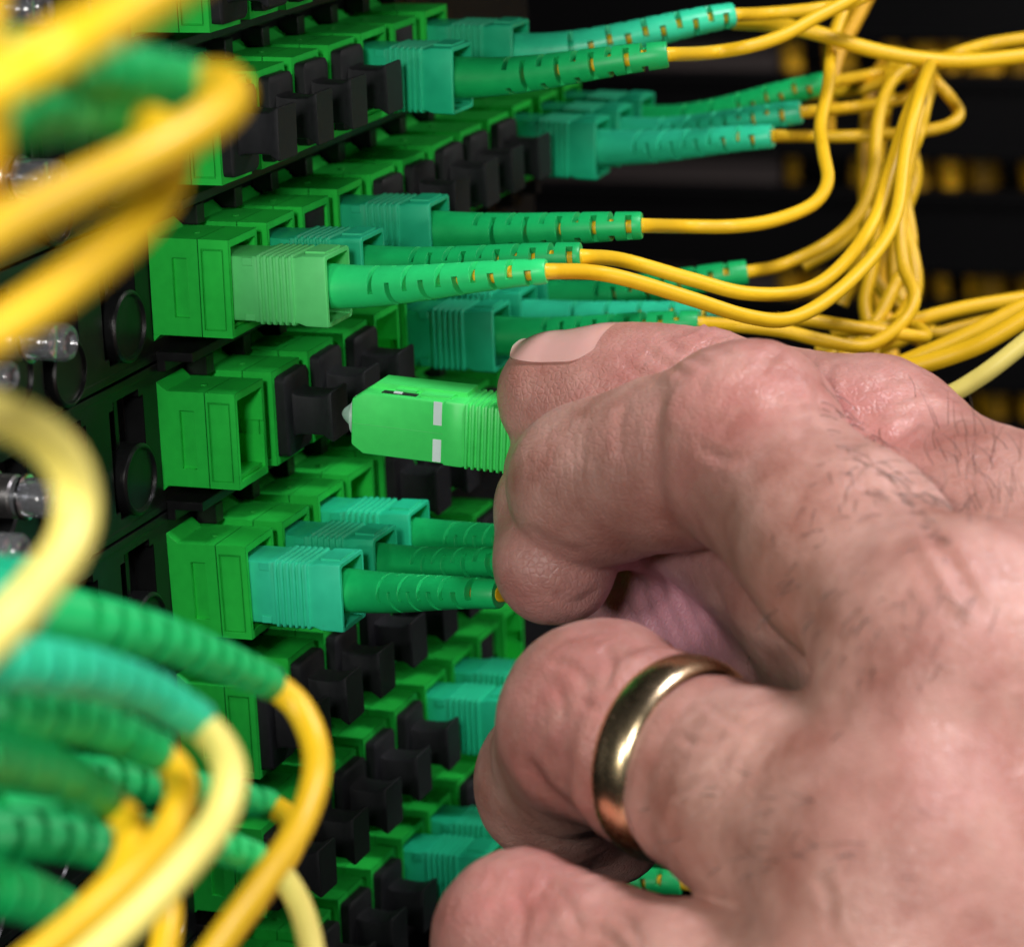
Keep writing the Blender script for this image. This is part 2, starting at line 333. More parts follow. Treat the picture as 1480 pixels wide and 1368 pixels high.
def boot(path, mat, name, parent, origin, r0=2.85, r1=1.42, rc=1.05, roll=0.0, start=8.0, n=24, closed=False):
    """a strain relief boot swept along path, with pairs of real slots cut through it"""
    P = np.array(path); seg = np.linalg.norm(np.diff(P, axis=0), axis=1); s = np.concatenate([[0], np.cumsum(seg)]); L = s[-1]
    cuts = []; x = start; k = 0
    while x < L-1.6: cuts.append((x, x+.8, k)); x += 3.05-.95*x/L; k += 1
    st = sorted(set([0]+[v for c_ in cuts for v in c_[:2]]+[L-.25, L]+list(np.arange(1.5, start, 1.5))))
    pos = np.array([[np.interp(v, s, P[:, i]) for i in range(3)] for v in st])
    T, fr = frames(pos)
    rad = lambda v: (r0+(r1-r0)*min(1, (v/L))**.92)-(0.12 if v > L-.1 else 0)
    def pt(i, j, rr):
        a = roll+2*math.pi*j/n; u, w_ = fr[i]; return pos[i]+rr*(math.cos(a)*u+math.sin(a)*w_)
    slot = {}
    for x0, x1, kk in cuts: slot[st.index(x0)] = kk
    mb = MB(); half = 5.0 if closed else 3.9
    def inslot(kk, j):
        c0 = (kk % 2)*n/4
        return any(abs(((j+.5-c0-o+n/2) % n)-n/2) < half for o in (0, n/2))
    for i in range(len(st)-1):
        for j in range(n):
            ra, rb = rad(st[i]), rad(st[i+1]); kk = slot.get(i)
            if kk is None or not inslot(kk, j):
                mb.add([pt(i, j, ra), pt(i, j+1, ra), pt(i+1, j+1, rb), pt(i+1, j, rb)], [(0,1,2,3)])
            else:
                ri = max(rc+.02, ra-1.5); rj = max(rc+.02, rb-1.5)
                if closed: ri, rj = max(rc+.06, ra-.6), max(rc+.06, rb-.6)
                mb.add([pt(i, j, ra), pt(i, j+1, ra), pt(i, j+1, ri), pt(i, j, ri)], [(0,1,2,3)])
                mb.add([pt(i+1, j, rb), pt(i+1, j+1, rb), pt(i+1, j+1, rj), pt(i+1, j, rj)], [(0,1,2,3)])
                if closed or ri > rc+.1: mb.add([pt(i, j, ri), pt(i, j+1, ri), pt(i+1, j+1, rj), pt(i+1, j, rj)], [(0,1,2,3)])
                for jj, out in ((j, j-1), (j+1, j+1)):
                    if not inslot(kk, out): mb.add([pt(i, jj, ra), pt(i+1, jj, rb), pt(i+1, jj, rj), pt(i, jj, ri)], [(0,1,2,3)])
    e = len(st)-1
    for j in range(n): mb.add([pt(e, j, rad(L)), pt(e, j+1, rad(L)), pt(e, j+1, rc), pt(e, j, rc)], [(0,1,2,3)])
    V = np.array(mb.V); 
    me = bpy.data.meshes.new(name); me.from_pydata(((V-origin)*S).tolist(), [], mb.F); me.materials.append(mat)
    bm = bmesh.new(); bm.from_mesh(me); bmesh.ops.remove_doubles(bm, verts=bm.verts, dist=1e-4); bmesh.ops.recalc_face_normals(bm, faces=bm.faces); bm.to_mesh(me); bm.free()
    finish(me, 38); return obj(name, me, parent)

def bez(a, ta, b, tb, n=20):
    a, b = np.array(a), np.array(b); L = np.linalg.norm(b-a)*.36
    p1, p2 = a+np.array(ta)*L, b-np.array(tb)*L
    return [(1-t)**3*a+3*(1-t)**2*t*p1+3*(1-t)*t*t*p2+t**3*b for t in np.linspace(0, 1, n)]
def unit(v): v = np.array(v, float); return v/np.linalg.norm(v)
def reach(A, px, py, L):
    """the point showing at pixel px,py that lies L mm from A (the one nearer the plug's own axis)"""
    d = at(px, py, 1)-CAM; q = CAM-A; a = d@d; b = 2*d@q; c = q@q-L*L; D = b*b-4*a*c
    if D < 0: return CAM+d*(-b/2/a)
    z = [(-b-math.sqrt(D))/2/a, (-b+math.sqrt(D))/2/a]
    P = [CAM+d*v for v in z]; ref = A+np.array([L, 0, 0])
    return min(P, key=lambda p: np.linalg.norm(p-ref))
def cord(base, rot, end_px, cab, label, gmesh, mboot, mcab, L=31, rc=1.0, roll=0.6, r0=3.0, start=8.0, grp='fiber patch cords in the panel', r1=1.85):
    """connector grip + boot + cable. base: centre of the adapter mouth; cab: list of (px, py, depth)"""
    base = np.array(base, float); Rm = Matrix.Rotation(rot[2], 3, 'Z') @ Matrix.Rotation(rot[1], 3, 'Y') @ Matrix.Rotation(rot[0], 3, 'X')
    ax = np.array(Rm @ Vector((1, 0, 0)))
    t = empty('patch_cord', base, label, 'patch cord', grp)
    g = obj('connector_grip', gmesh, t); g.rotation_euler = rot
    A = base+ax*10.8; E = reach(A, end_px[0], end_px[1], L+2.2)
    C = [at(*c) for c in cab]
    tb = unit(unit(E-A)+.35*unit(C[0]-E)) if C else unit(E-A)
    bp = bez(A, ax, E, tb)
    boot(bp, mboot, 'strain_relief_boot', t, base, rc=rc, roll=roll, r0=r0, start=start+2, r1=r1)
    if C:
        k = int(len(bp)*.35); P = list(bp[k:-1:3])+catmull([E, *C], 10)
        mb = MB(); tube(mb, P, rc, 14); me = mb.mesh('cable', mcab, 60, origin=base); obj('cable', me, t)
    return t
def mouth(r, c): return front(r, c)+np.array([0, AW/2, -AH/2])
X0 = (0, 0, 0)
cord(mouth(2, 0), (0, .0, -.02), (790, 392), [(850, 393, 392), (905, 403, 396), (1000, 432, 402), (1080, 457, 408), (1140, 461, 414), (1200, 430, 422), (1262, 370, 432), (1295, 310, 440), (1308, 220, 448), (1328, 140, 455), (1345, 92, 475), (1350, 87, 535), (1352, 85, 705)],
     'pale green connector with light green boot, frontmost of the row above the open adapter', G_lime, M_boot_lime, M_yellow, roll=.75, start=6.5, r1=1.58)
cord(mouth(2, 1), (0, .0, -.02), (840, 371), [(900, 376, 410), (1000, 404, 415), (1080, 424, 420), (1160, 420, 428), (1215, 385, 436), (1262, 320, 446), (1285, 250, 455), (1312, 165, 462), (1335, 115, 468), (1345, 92, 480), (1350, 87, 540), (1352, 85, 710)],
     'teal connector half hidden behind the pale green connector', G_teal, M_boot, M_yellow, roll=.1, start=7.5)
cord(mouth(2, 3), (0, .0, .0), (928, 326), [(980, 327, 437), (1060, 327, 440), (1120, 318, 444), (1175, 295, 448), (1196, 262, 452), (1190, 220, 456), (1186, 180, 462), (1198, 120, 470), (1203, 60, 478), (1225, 0, 484), (1250, -60, 490)],
     'teal connector whose dark green boot shows notches against black, above the pale green one', G_teal, M_boot, M_yellow, roll=0, start=7)
cord(mouth(1, 4), (0, .02, -.02), (965, 79), [(1020, 77, 445), (1080, 68, 446), (1130, 52, 448), (1180, 25, 450), (1240, -8, 452), (1300, -60, 455)],
     'teal connector with slotted boot in the second row, below the topmost boot', G_teal, M_boot, M_yellow, roll=.1)
cord(mouth(1, 6), (0, .02, 0), (1060, 22), [(1110, 20, 465), (1180, 13, 466), (1235, 2, 467), (1290, -30, 468)],
     'greyish teal connector and boot along the top edge of the picture', G_teal, M_boot_teal, M_yellow, roll=.7)
cord(mouth(2, 9), (0, .03, 0), (1117, 197), [(1160, 197, 500), (1230, 197, 502), (1310, 192, 505), (1365, 183, 507), (1386, 165, 510), (1372, 140, 512), (1348, 112, 514), (1345, 92, 530), (1350, 87, 590), (1352, 85, 760)],
     'lowest of the three long boots stacked above the black plugs, its cable turning back', G_teal, M_boot_teal, M_yellow, roll=.7, L=33)
cord(mouth(2, 10), (0, .03, 0), (1158, 162), [(1210, 158, 512), (1280, 148, 513), (1330, 130, 515), (1345, 92, 530), (1350, 87, 590), (1352, 85, 760)],
     'middle one of the three long boots stacked above the black plugs', G_teal, M_boot_teal, M_yellow, roll=.3, L=33)
cord(mouth(2, 11), (0, .03, 0), (1195, 120), [(1250, 110, 525), (1310, 98, 525), (1345, 92, 527), (1335, 120, 529), (1300, 210, 530), (1262, 270, 532), (1240, 350, 533)],
     'dark green boot uppermost of the three stacked above the black plugs', G_teal, M_boot, M_yellow, roll=.9, L=33)
cord(mouth(3, 5), (0, .0, 0), (1010, 467), [(1060, 470, 448), (1130, 478, 450), (1190, 492, 452), (1250, 500, 456), (1300, 470, 460), (1322, 430, 462), (1305, 380, 466), (1303, 300, 470), (1322, 190, 476), (1345, 92, 495), (1350, 87, 555), (1352, 85, 725)],
     'wide teal connector just above the thumbnail', G_teal, M_boot, M_yellow, roll=.05)
cord(mouth(3, 6), (0, .0, 0), (1048, 455), [(1100, 462, 460), (1160, 462, 460), (1230, 472, 460), (1300, 482, 460), (1336, 487, 462), (1330, 476, 468), (1300, 462, 472)],
     'teal connector directly behind the wide one above the thumbnail', G_teal, M_boot_teal, M_yellow, roll=.7)
cord(mouth(3, 7), (0, -.03, 0), (1080, 393), [(1130, 383, 480), (1195, 352, 482), (1240, 310, 486), (1262, 250, 490), (1270, 170, 494), (1288, 120, 498), (1320, 92, 504), (1340, 86, 540), (1345, 85, 720)],
     'farthest boot tip of the third row, peeking out under two bright cables', G_teal, M_boot, M_yellow, roll=.4)
cord(mouth(4, 0), (0, .0, -.02), (722, 858), [(760, 864, 396), (820, 880, 420), (880, 900, 450)],
     'bright teal ribbed connector, frontmost in the row below the open adapter', G_bright, M_boot, M_yellow, roll=.75)
cord(mouth(4, 1), (0, .0, -.04), (770, 812), [(820, 822, 425), (880, 840, 450)],
     'darker teal connector right behind the bright teal ribbed one', G_teal, M_boot, M_yellow, roll=.15)
cord(mouth(4, 2), (0, .0, -.0), (812, 782), [(900, 790, 450)],
     'third connector back in the row below the open adapter', G_teal, M_boot, M_yellow, roll=.5)
cord(mouth(6, 5), (0, .0, -.0), (940, 1060), [(1030, 1070, 470)], 'teal connector beside the knuckle of the ringed finger', G_teal, M_boot, M_yellow)
cord(mouth(6, 6), (0, .0, -.0), (980, 1000), [(1060, 1010, 480)], 'teal connector seen just under the curled middle fingertip', G_teal, M_boot, M_yellow)
cord(mouth(7, 4), (0, .0, -.0), (985, 1275), [(1080, 1290, 460)], 'dark teal connector low down between ringed finger and little finger', G_teal, M_boot, M_yellow, roll=.5)
cord(mouth(7, 5), (0, .0, -.0), (1020, 1235), [(1100, 1250, 470)], 'connector behind the low dark teal one, mostly hidden by the ringed finger', G_teal, M_boot, M_yellow)

# ---------------------------------------------------------------- the connector held by the hand
def held():
    ctr = at(763, 629, 401); rot = (0.0, 0.075, 0.03)
    t = empty('patch_cord', ctr, 'bright green connector with white marks and clear tip held between thumb and fingers', 'patch cord')
    hy, hz = 3.55, 4.22; mb = MB()
    nx = -23.0
    st = [(nx, hy-.25, hz-1.2, .4), (nx+.1, hy-.12, hz-1.05, .4), (nx+1.7, hy, hz-.05, .4), (nx+12.6, hy, hz, .45), (nx+12.9, hy+.2, hz+.15, .45)]
    x = nx+15.6
    st += [(x-.4, hy+.22, hz+.18, .45)]
    for k in range(9): st += [(x, hy+.1, hz+.02, .45), (x+.14, hy+.36, hz+.28, .5), (x+.44, hy+.36, hz+.28, .5), (x+.58, hy+.1, hz+.02, .45)]; x += .86
    st += [(x+3, hy+.2, hz+.2, .5)]
    mb.loft([rrect(a, b, c, d, 2) for a, b, c, d in st])
    # raised top key with its sloping nose and the window beside it
    rail = [(nx+1.3, -.2), (nx+2.6, .75), (nx+15, .8)]
    for (a0, h0), (a1, h1) in zip(rail[:-1], rail[1:]):
        mb.add([(a, y, z) for a, h in ((a0, h0), (a1, h1)) for y in (-1.0, 3.2) for z in (hz-.5, hz+h)], [(0,1,3,2),(4,6,7,5),(0,4,5,1),(2,3,7,6),(0,2,6,4),(1,5,7,3)])
    mb.box(nx+9.2, nx+13.4, -2.8, -.4, hz-.2, hz+.4); mb.box(nx+5.4, nx+8.2, -1.6, -.9, hz-.2, hz+.35)
    g = obj('connector_grip', mb.mesh('connector_grip', M_lime, 34), t); g.rotation_euler = rot
    k = MB(); k.box(nx+3.9, nx+8.6, -2.9, -1.7, hz-.05, hz+.06); o = obj('latch_window', k.mesh('latch_window', M_black), t); o.rotation_euler = rot
    k = MB(); k.box(nx+5.5, nx+6.6, -2.75, -2.2, hz-.02, hz+.22); o = obj('latch_pin', k.mesh('latch_pin', M_white), t); o.rotation_euler = rot
    for z0, z1 in ((.95, 4.05), (-3.95, -.95)):
        k = MB(); k.box(nx+11.3, nx+12.45, -hy-.05, -hy+.05, z0, z1); o = obj('white_mark', k.mesh('white_mark', M_white), t); o.rotation_euler = rot
    k = MB(); k.box(nx+.2, nx+13.0, -hy-.02, -hy+.05, -.16, -.10); o = obj('mould_line', k.mesh('mould_line', M_lime2), t); o.rotation_euler = rot
    k = MB(); k.loft([circle(nx-.7, 2.6), circle(nx+.3, 2.6)]); k.loft([circle(a, b, 20) for a, b in ((nx-.6, 2.0), (nx-1.0, 1.75), (nx-2.2, .75), (nx-2.5, .35))])
    o = obj('ferrule_cap', k.mesh('ferrule_cap', M_frost, 50), t); o.rotation_euler = rot
    ax = np.array(g.rotation_euler.to_matrix() @ Vector((1, 0, 0))); A = ctr+ax*3; E = A+ax*30
    bp = bez(A, ax, E, ax); boot(bp, M_boot_lime, 'strain_relief_boot', t, ctr, roll=.7)
    m2 = MB(); tube(m2, list(bp[8:-1:3])+catmull([E, E+ax*18+np.array([4, 4, -6])], 8), 1.05, 12); obj('cable', m2.mesh('cable', M_yellow, 60, origin=ctr), t)
held()

# ---------------------------------------------------------------- blurred cords in front of the panel, at the near end
def near_cord(bp, cab, label, mboot, mcab, rb=(2.9, 1.75), rc=1.45, grip=None, with_grip=False, grp='thick patch cords hanging before the near end of the panel'):
    P = catmull([at(*b) for b in bp], 10) if bp else None
    C = [at(*c) for c in cab]; o = (P[0] if P else C[0])
    t = empty('patch_cord', o, label, 'patch cord', grp)
    if P:
        boot(P, mboot, 'strain_relief_boot', t, o, r0=rb[0], r1=rb[1], rc=rc, roll=.4, start=5, closed=True)
        m2 = MB(); tube(m2, list(P[5:-1:3])+catmull([P[-1], *C], 10), rc, 16); obj('cable', m2.mesh('cable', mcab, 60, origin=o), t)
        if not with_grip: return t
        d = unit(P[1]-P[0]); ang = Vector((1, 0, 0)).rotation_difference(Vector(d)).to_euler()
        g = obj('connector_grip', grip or G_teal, t); g.rotation_euler = (0, .02, 0); g.location = Vector((-12.5, 0, -.6))*S
    else:
        m2 = MB(); tube(m2, catmull(C, 10), rc, 16); obj('cable', m2.mesh('cable', mcab, 60, origin=o), t)
    return t
near_cord(None, [(-120, 190, 165), (0, 120, 160), (90, 68, 158), (180, 18, 160), (300, -60, 165)], 'broad yellow cable crossing the top corner above the chromed pin', M_boot, M_yellow, rc=1.42)
near_cord([(-60, 100, 190), (60, 102, 196), (180, 108, 202), (285, 122, 208)], [(322, 122, 205), (332, 142, 200), (300, 175, 195), (220, 222, 190), (110, 275, 186), (0, 330, 182), (-120, 400, 178)], 'yellow cable from the upper dark green boot, bending back over the second', M_boot, M_yellow)
near_cord([(-80, 165, 190), (20, 160, 194), (110, 158, 200), (190, 170, 205)], [(222, 185, 203), (245, 220, 200), (236, 270, 196), (190, 330, 192), (110, 400, 188), (10, 470, 184), (-100, 530, 180)], 'yellow cable from the lower dark green boot, running below the first', M_boot, M_yellow)
near_cord(None, [(-24, -60, 178), (-28, 60, 178), (-20, 140, 180), (-26, 240, 184), (-60, 320, 186)], 'yellow cable hanging straight down along the picture edge', M_boot, M_yellow)
near_cord(None, [(-80, 600, 190), (-10, 600, 196), (50, 622, 200), (96, 670, 203), (112, 730, 204), (98, 790, 202), (55, 850, 198), (5, 905, 194), (-80, 980, 190)], 'pale yellow cable arching in a half loop beside the clear pins', M_boot, M_yellow2, rc=1.5)
near_cord([(45, 884, 262), (150, 903, 268), (240, 925, 274), (320, 955, 280), (395, 988, 286)], [(432, 1022, 286), (455, 1075, 284), (455, 1130, 280), (432, 1195, 276), (390, 1260, 270), (335, 1335, 264), (290, 1400, 260)], 'green boot arching topmost of the lower bundle with its yellow cable', M_boot, M_yellow, rb=(2.85, 1.6), rc=1.3, with_grip=True)
near_cord([(-160, 945, 222), (-60, 950, 225), (60, 962, 232), (140, 975, 238), (220, 1002, 244), (290, 1045, 248)], [(322, 1085, 246), (332, 1130, 243), (315, 1185, 240), (270, 1245, 235), (205, 1315, 230), (110, 1400, 225)], 'teal boot second from top of the lower bundle, cable bending down', M_boot_teal, M_yellow2, rb=(2.65, 1.7), rc=1.38)
near_cord([(-160, 1015, 235), (-60, 1020, 235), (40, 1030, 240), (130, 1045, 246), (230, 1088, 252)], [(256, 1115, 252), (262, 1155, 248), (240, 1205, 244), (190, 1262, 238), (110, 1335, 232), (30, 1400, 226)], 'green boot third from top of the lower bundle, with its yellow cable', M_boot, M_yellow, rc=1.35)
near_cord([(-200, 1080, 228), (-80, 1085, 230), (0, 1095, 236), (80, 1115, 243), (155, 1155, 250)], [(182, 1182, 250), (190, 1222, 246), (170, 1270, 242), (115, 1330, 236), (50, 1400, 230)], 'green boot above the shortest yellow bend in the lower bundle', M_boot, M_yellow, rc=1.35)
near_cord([(-120, 1200, 258), (-20, 1205, 262), (60, 1208, 266), (140, 1222, 270), (220, 1262, 272)], [(240, 1300, 272), (240, 1350, 270), (230, 1400, 268)], 'thick green boot low in the bundle behind the yellow cables', M_boot, M_yellow, rc=1.35)
near_cord([(-60, 1110, 280), (60, 1120, 285), (170, 1130, 292), (280, 1140, 300), (392, 1163, 308)], [(415, 1180, 306), (425, 1215, 302), (400, 1262, 298), (350, 1330, 292), (300, 1400, 286)], 'dark green boot reaching behind the yellow bends to a small hook of cable', M_boot, M_yellow, rb=(2.85, 1.5), rc=1.2)
near_cord([(0, 1190, 276), (120, 1195, 280), (210, 1205, 286), (300, 1218, 292), (372, 1240, 298)], [(405, 1262, 296), (430, 1300, 292), (445, 1345, 288), (455, 1400, 284)], 'pale green boot lowest to end, its pale cable dropping at the bottom edge', M_boot_lime, M_yellow2, rb=(2.7, 1.5), rc=1.2)
near_cord([(-160, 1275, 243), (-60, 1280, 245), (20, 1290, 250), (90, 1320, 256), (150, 1375, 260)], [(170, 1420, 260), (170, 1470, 260)], 'dark green boot in the bottom corner under the bundle', M_boot, M_yellow, rc=1.4)

# ---------------------------------------------------------------- clear pins at the near end of the panel
def pin(px, py, Z, r, label, n):
    tip = at(px, py, Z); t = empty('plunger_pin', (-HN, tip[1], tip[2]), label, 'plunger pin', 'clear plunger pins at the near end'); L = tip[0]+HN
    k = MB(); k.loft([circle(a, b, 28) for a, b in ((L-6.5, r*.9), (L-.6, r*.92), (L-.1, r*.78), (L, r*.55), (L-.7, r*.45), (L-1.2, .1))]); obj('clear_cap', k.mesh('clear_cap', M_clear, 40), t)
    k = MB(); k.loft([circle(a, b, 28) for a, b in ((L-5.6, r*.95), (L-5.5, r*1.06), (L-5.1, r*1.06), (L-5.0, r*.95))]); obj('ring', k.mesh('ring', M_chrome, 40), t)
    k = MB(); k.loft([circle(a, b, 28) for a, b in ((0, r*1.15), (1.5, r*1.15), (1.6, r), (L-6.6, r), (L-6.3, r*.9))]); obj('barrel', k.mesh('barrel', M_steel, 40), t)
    k = MB(); k.loft([circle(a, b, 16) for a, b in ((0, r*.5), (L-2.2, r*.5), (L-1.9, r*.3))]); obj('core', k.mesh('core', M_chrome, 40), t)
for px, py, Z, r, lb in ((70, 12, 352, 2.3, 'clear pin half hidden by the broad yellow cable in the top corner'), (89, 258, 356, 2.45, 'clear pin with metal ring above the middle yellow cables'), (103, 495, 358, 2.45, 'clear pin with metal ring just above the pale yellow loop'),
                          (97, 722, 360, 2.6, 'clear pin poking into the pale yellow loop'), (36, 800, 340, 2.4, 'clear pin low inside the pale yellow loop'), (20, 545, 345, 2.0, 'short clear pin between two longer ones at the picture edge')):
    pin(px, py, Z, r, lb, 0)

# ---------------------------------------------------------------- dark equipment rack far behind, with cables in its gaps
def rack():
    y = 760.0
    b = MB(); b.box(-900, 1400, y+160, y+170, -900, 700); o = obj('rack_back_wall', b.mesh('rack_back_wall', M_dark, origin=(0, y+160, 0))); o.location = (0, (y+160)*S, 0); tag(o, kind='structure')
    c0 = at(1300, 249, 1); 
    def zat(py):   # height on the plane y
        d = at(1200, py, 1)-CAM; s = (y-CAM[1])/d[1]; return (CAM+s*d)[2]
    def xat(px, py):
        d = at(px, py, 1)-CAM; s = (y-CAM[1])/d[1]; return (CAM+s*d)[0]
    bands = [(-110, -70), (60, 106), (228, 272), (392, 432), (558, 598), (722, 762), (890, 930)]
    for i in range(len(bands)-1):
        zt, zb = zat(bands[i][1]), zat(bands[i+1][0])
        m = MB(); xl = -300; m.box(xl, 900, y, y+30, zb, zt); m.box(xl, 900, y-3, y-.2, zt-4, zt-1.5); m.box(xl, 900, y-2, y-.2, zb+1, zb+3)
        o = obj('rack_unit', m.mesh('rack_unit', M_dark, origin=(0, y, zb))); o.location = (0, y*S, zb*S)
        tag(o, 'black blank rack unit far behind, %s down from the top' % ORD[i], 'rack unit', 'black rack units behind the cables')
    for i, (a, b_) in enumerate(bands[1:5]):
        zt, zb = zat(a), zat(b_); x1 = xat(1118, a); m = MB(); m.box(-260, x1, y+8, y+12, zb-2, zt+2)
        for k in range(int((x1+225)/38)): m.box(-255+k*38, -225+k*38, y+7, y+7.9, zb+3, zt-3)
        o = obj('metal_strip', m.mesh('metal_strip', M_metalwall, origin=(0, y+8, zb))); o.location = (0, (y+8)*S, zb*S)
        tag(o, 'grey pinkish metal strip in the %s gap of the far rack' % ORD[i], 'metal strip', 'metal strips in the far rack gaps')
        x = x1+4
        while x < 420:
            wdt = random.uniform(2.6, 7.5)
            if random.random() < .93:
                j = random.uniform(-1.5, 1.5); yy = y+9+random.uniform(0, 6); P = [np.array([x, yy, zt+.5]), np.array([x+j*.5, yy, (zt+zb)/2]), np.array([x+j, yy, zb-.5])]
                m = MB(); tube(m, catmull(P, 4), wdt, 10); o = obj('rack_cable', m.mesh('rack_cable', M_amber, 60, origin=P[1])); o.location = Vector(P[1])*S
                tag(o, 'blurred amber cable looping across the %s gap of the far black rack' % ORD[i], 'cable', 'amber cables in the %s gap of the far rack' % ORD[i])
            x += wdt*2+random.choice([-1, 0, .5, 3, 7])
rack()

def shade_board():  # unseen black board, added above the frame to shade the upper adapter tops
    m = MB(); m.box(-60, 66, -70, 240, 36, 38.5); m.box(63, 66, -70, 240, 31, 35.9); m.box(-60, -57, -70, 240, -220, 35.9)
    tag(obj('shade_board', m.mesh('shade_board', M_dark)), kind='structure')
shade_board()

# loose yellow cables in the tangle behind the hand
def loose(P, label, mat=None, r=1.1):
    C = [at(*p) for p in P]; m = MB(); tube(m, catmull(C, 10), r, 12); o = obj('fiber_cable', m.mesh('fiber_cable', mat or M_yellow, 60, origin=C[0])); o.location = Vector(C[0])*S
    tag(o, label, 'cable', 'loose yellow cables behind the hand')
loose([(1060, 32, 480), (1120, 36, 476), (1180, 48, 474), (1260, 72, 474), (1340, 86, 474), (1420, 87, 474), (1560, 70, 474)], 'yellow cable sweeping from the topmost boot across to the upper picture edge', r=1.2)
loose([(1352, 82, 700), (1350, 84, 560), (1362, 84, 502), (1440, 62, 500), (1580, 45, 500)], 'short yellow cable slanting up above the sweeping one')
loose([(1165, 138, 530), (1230, 132, 526), (1280, 118, 524), (1330, 100, 520), (1345, 92, 530), (1350, 87, 590), (1352, 85, 760)], 'yellow cable between the upper two of the three stacked boots')
loose([(1352, 85, 740), (1350, 87, 590), (1345, 92, 530), (1340, 140, 516), (1312, 200, 512), (1275, 260, 508), (1262, 320, 506), (1240, 380, 500), (1215, 440, 500)], 'yellow cable dropping from the knot toward the far boot tip', r=1.2)
loose([(1352, 85, 740), (1350, 87, 590), (1345, 92, 520), (1330, 180, 500), (1308, 240, 496), (1300, 310, 492), (1318, 370, 488), (1322, 420, 486), (1300, 462, 484), (1250, 492, 480), (1215, 520, 476)], 'yellow cable making a long S down the middle of the tangle', r=1.25)
loose([(1300, 80, 760), (1292, 84, 600), (1275, 100, 550), (1258, 140, 540), (1250, 250, 540), (1262, 350, 538), (1285, 420, 536), (1300, 470, 530), (1335, 490, 528)], 'darker yellow cable hanging at the back of the tangle', M_amber, r=1.5)
loose([(1325, 120, 532), (1300, 260, 530), (1288, 330, 528), (1268, 400, 528), (1280, 470, 526), (1290, 540, 524)], 'second darker yellow cable hanging at the back of the tangle, crossing the first', M_amber, r=1.5)
loose([(1200, 480, 470), (1290, 470, 470), (1370, 450, 470), (1430, 438, 470), (1560, 420, 470)], 'upper yellow cable of the fan going out beside the thumb knuckle')
loose([(1180, 545, 460), (1270, 535, 458), (1350, 505, 456), (1410, 478, 455), (1460, 452, 455), (1560, 400, 455)], 'second yellow cable of the fan going out beside the thumb knuckle', r=1.2)
loose([(1190, 560, 450), (1300, 535, 446), (1380, 512, 444), (1440, 485, 442), (1560, 410, 440)], 'third yellow cable of the fan, thick and bright', r=1.35)
loose([(1290, 640, 440), (1350, 585, 438), (1400, 555, 436), (1450, 520, 434), (1560, 430, 432)], 'pale greenish yellow cable lowest in the fan beside the thumb knuckle', M_yellow2, r=1.35)
loose([(1195, 520, 480), (1225, 495, 482), (1262, 470, 484), (1290, 420, 486), (1316, 360, 490), (1308, 290, 494), (1300, 210, 498)], 'yellow cable climbing steeply behind the thumb', r=1.1)
loose([(1260, 530, 484), (1262, 490, 486), (1250, 440, 488), (1262, 380, 490), (1270, 300, 494)], 'short upright yellow cable behind the thumb', r=1.1)

loose([(1180, 505, 490), (1240, 505, 488), (1300, 492, 486), (1345, 460, 486), (1400, 445, 488), (1480, 430, 490), (1560, 420, 490)], 'yellow cable of the fan running level into the tangle, thinner than its neighbours', r=1.1)
loose([(1300, 78, 740), (1298, 82, 580), (1288, 100, 530), (1278, 170, 518), (1268, 230, 516), (1250, 300, 514), (1215, 350, 512), (1160, 385, 512)], 'yellow cable curving down from the knot and back under the far boot tip', r=1.15)
loose([(1352, 85, 740), (1350, 87, 590), (1336, 105, 525), (1318, 200, 512), (1322, 260, 510), (1298, 330, 508), (1292, 400, 506), (1315, 450, 504), (1345, 480, 500)], 'yellow cable weaving down the outer side of the tangle', r=1.2)
loose([(1270, -40, 564), (1240, 20, 560), (1210, 80, 556), (1198, 140, 552), (1196, 190, 552)], 'dim yellow cable hanging straight above the three stacked boots', M_amber, r=1.4)
loose([(1250, 300, 504), (1255, 380, 500), (1275, 420, 498), (1300, 450, 496), (1345, 480, 494), (1400, 470, 494), (1560, 430, 494)], 'short yellow cable bridging the lower tangle', r=1.0)
# ---------------------------------------------------------------- the hand: one continuous skin grown round a skeleton of tapered bones
CR, CU, CF = RGT, UPV, FWD
def cs(px, py, Z): return np.array([(px-740)/F*Z, -(py-684)/F*Z, Z])      # millimetres in the camera's axes, turned to world at the end
def to_world(v): return CAM+v[..., :1]*CR+v[..., 1:2]*CU+v[..., 2:3]*CF
J = {}
def cap(p, a, b, ra, rb):
    a = np.asarray(a, np.float32); b = np.asarray(b, np.float32); ab = b-a
    q = p-a; h = np.clip(q@ab/(ab@ab), 0, 1).astype(np.float32)
    return np.sqrt(((q-h[..., None]*ab)**2).sum(-1))-(ra+(rb-ra)*h).astype(np.float32)
def ball(p, c, r, sq=(1, 1, 1)):
    return np.sqrt((((p-np.asarray(c, np.float32))/np.asarray(sq, np.float32))**2).sum(-1))*min(sq)-r*min(sq)
def smin(a, b, k):
    h = np.maximum(k-np.abs(a-b), 0)/k; return np.minimum(a, b)-h*h*k*.25
def smax(a, b, k): return -smin(-a, -b, k)
I = [cs(1395, 962, 318), cs(1062, 645, 360), cs(854, 700, 374), cs(815, 682, 393)]
Mi = [cs(1440, 1046, 332), cs(1000, 712, 390), cs(818, 735, 386), cs(799, 817, 378)]
Ri = [cs(1325, 1262, 312), cs(858, 1040, 350), cs(800, 1128, 378), cs(875, 1190, 392)]
Pk = [cs(1300, 1545, 305), cs(748, 1350, 338), cs(706, 1450, 362), cs(790, 1490, 372)]
Th = [cs(1600, 960, 345), cs(1262, 668, 374), cs(1000, 596, 384), cs(805, 568, 392)]
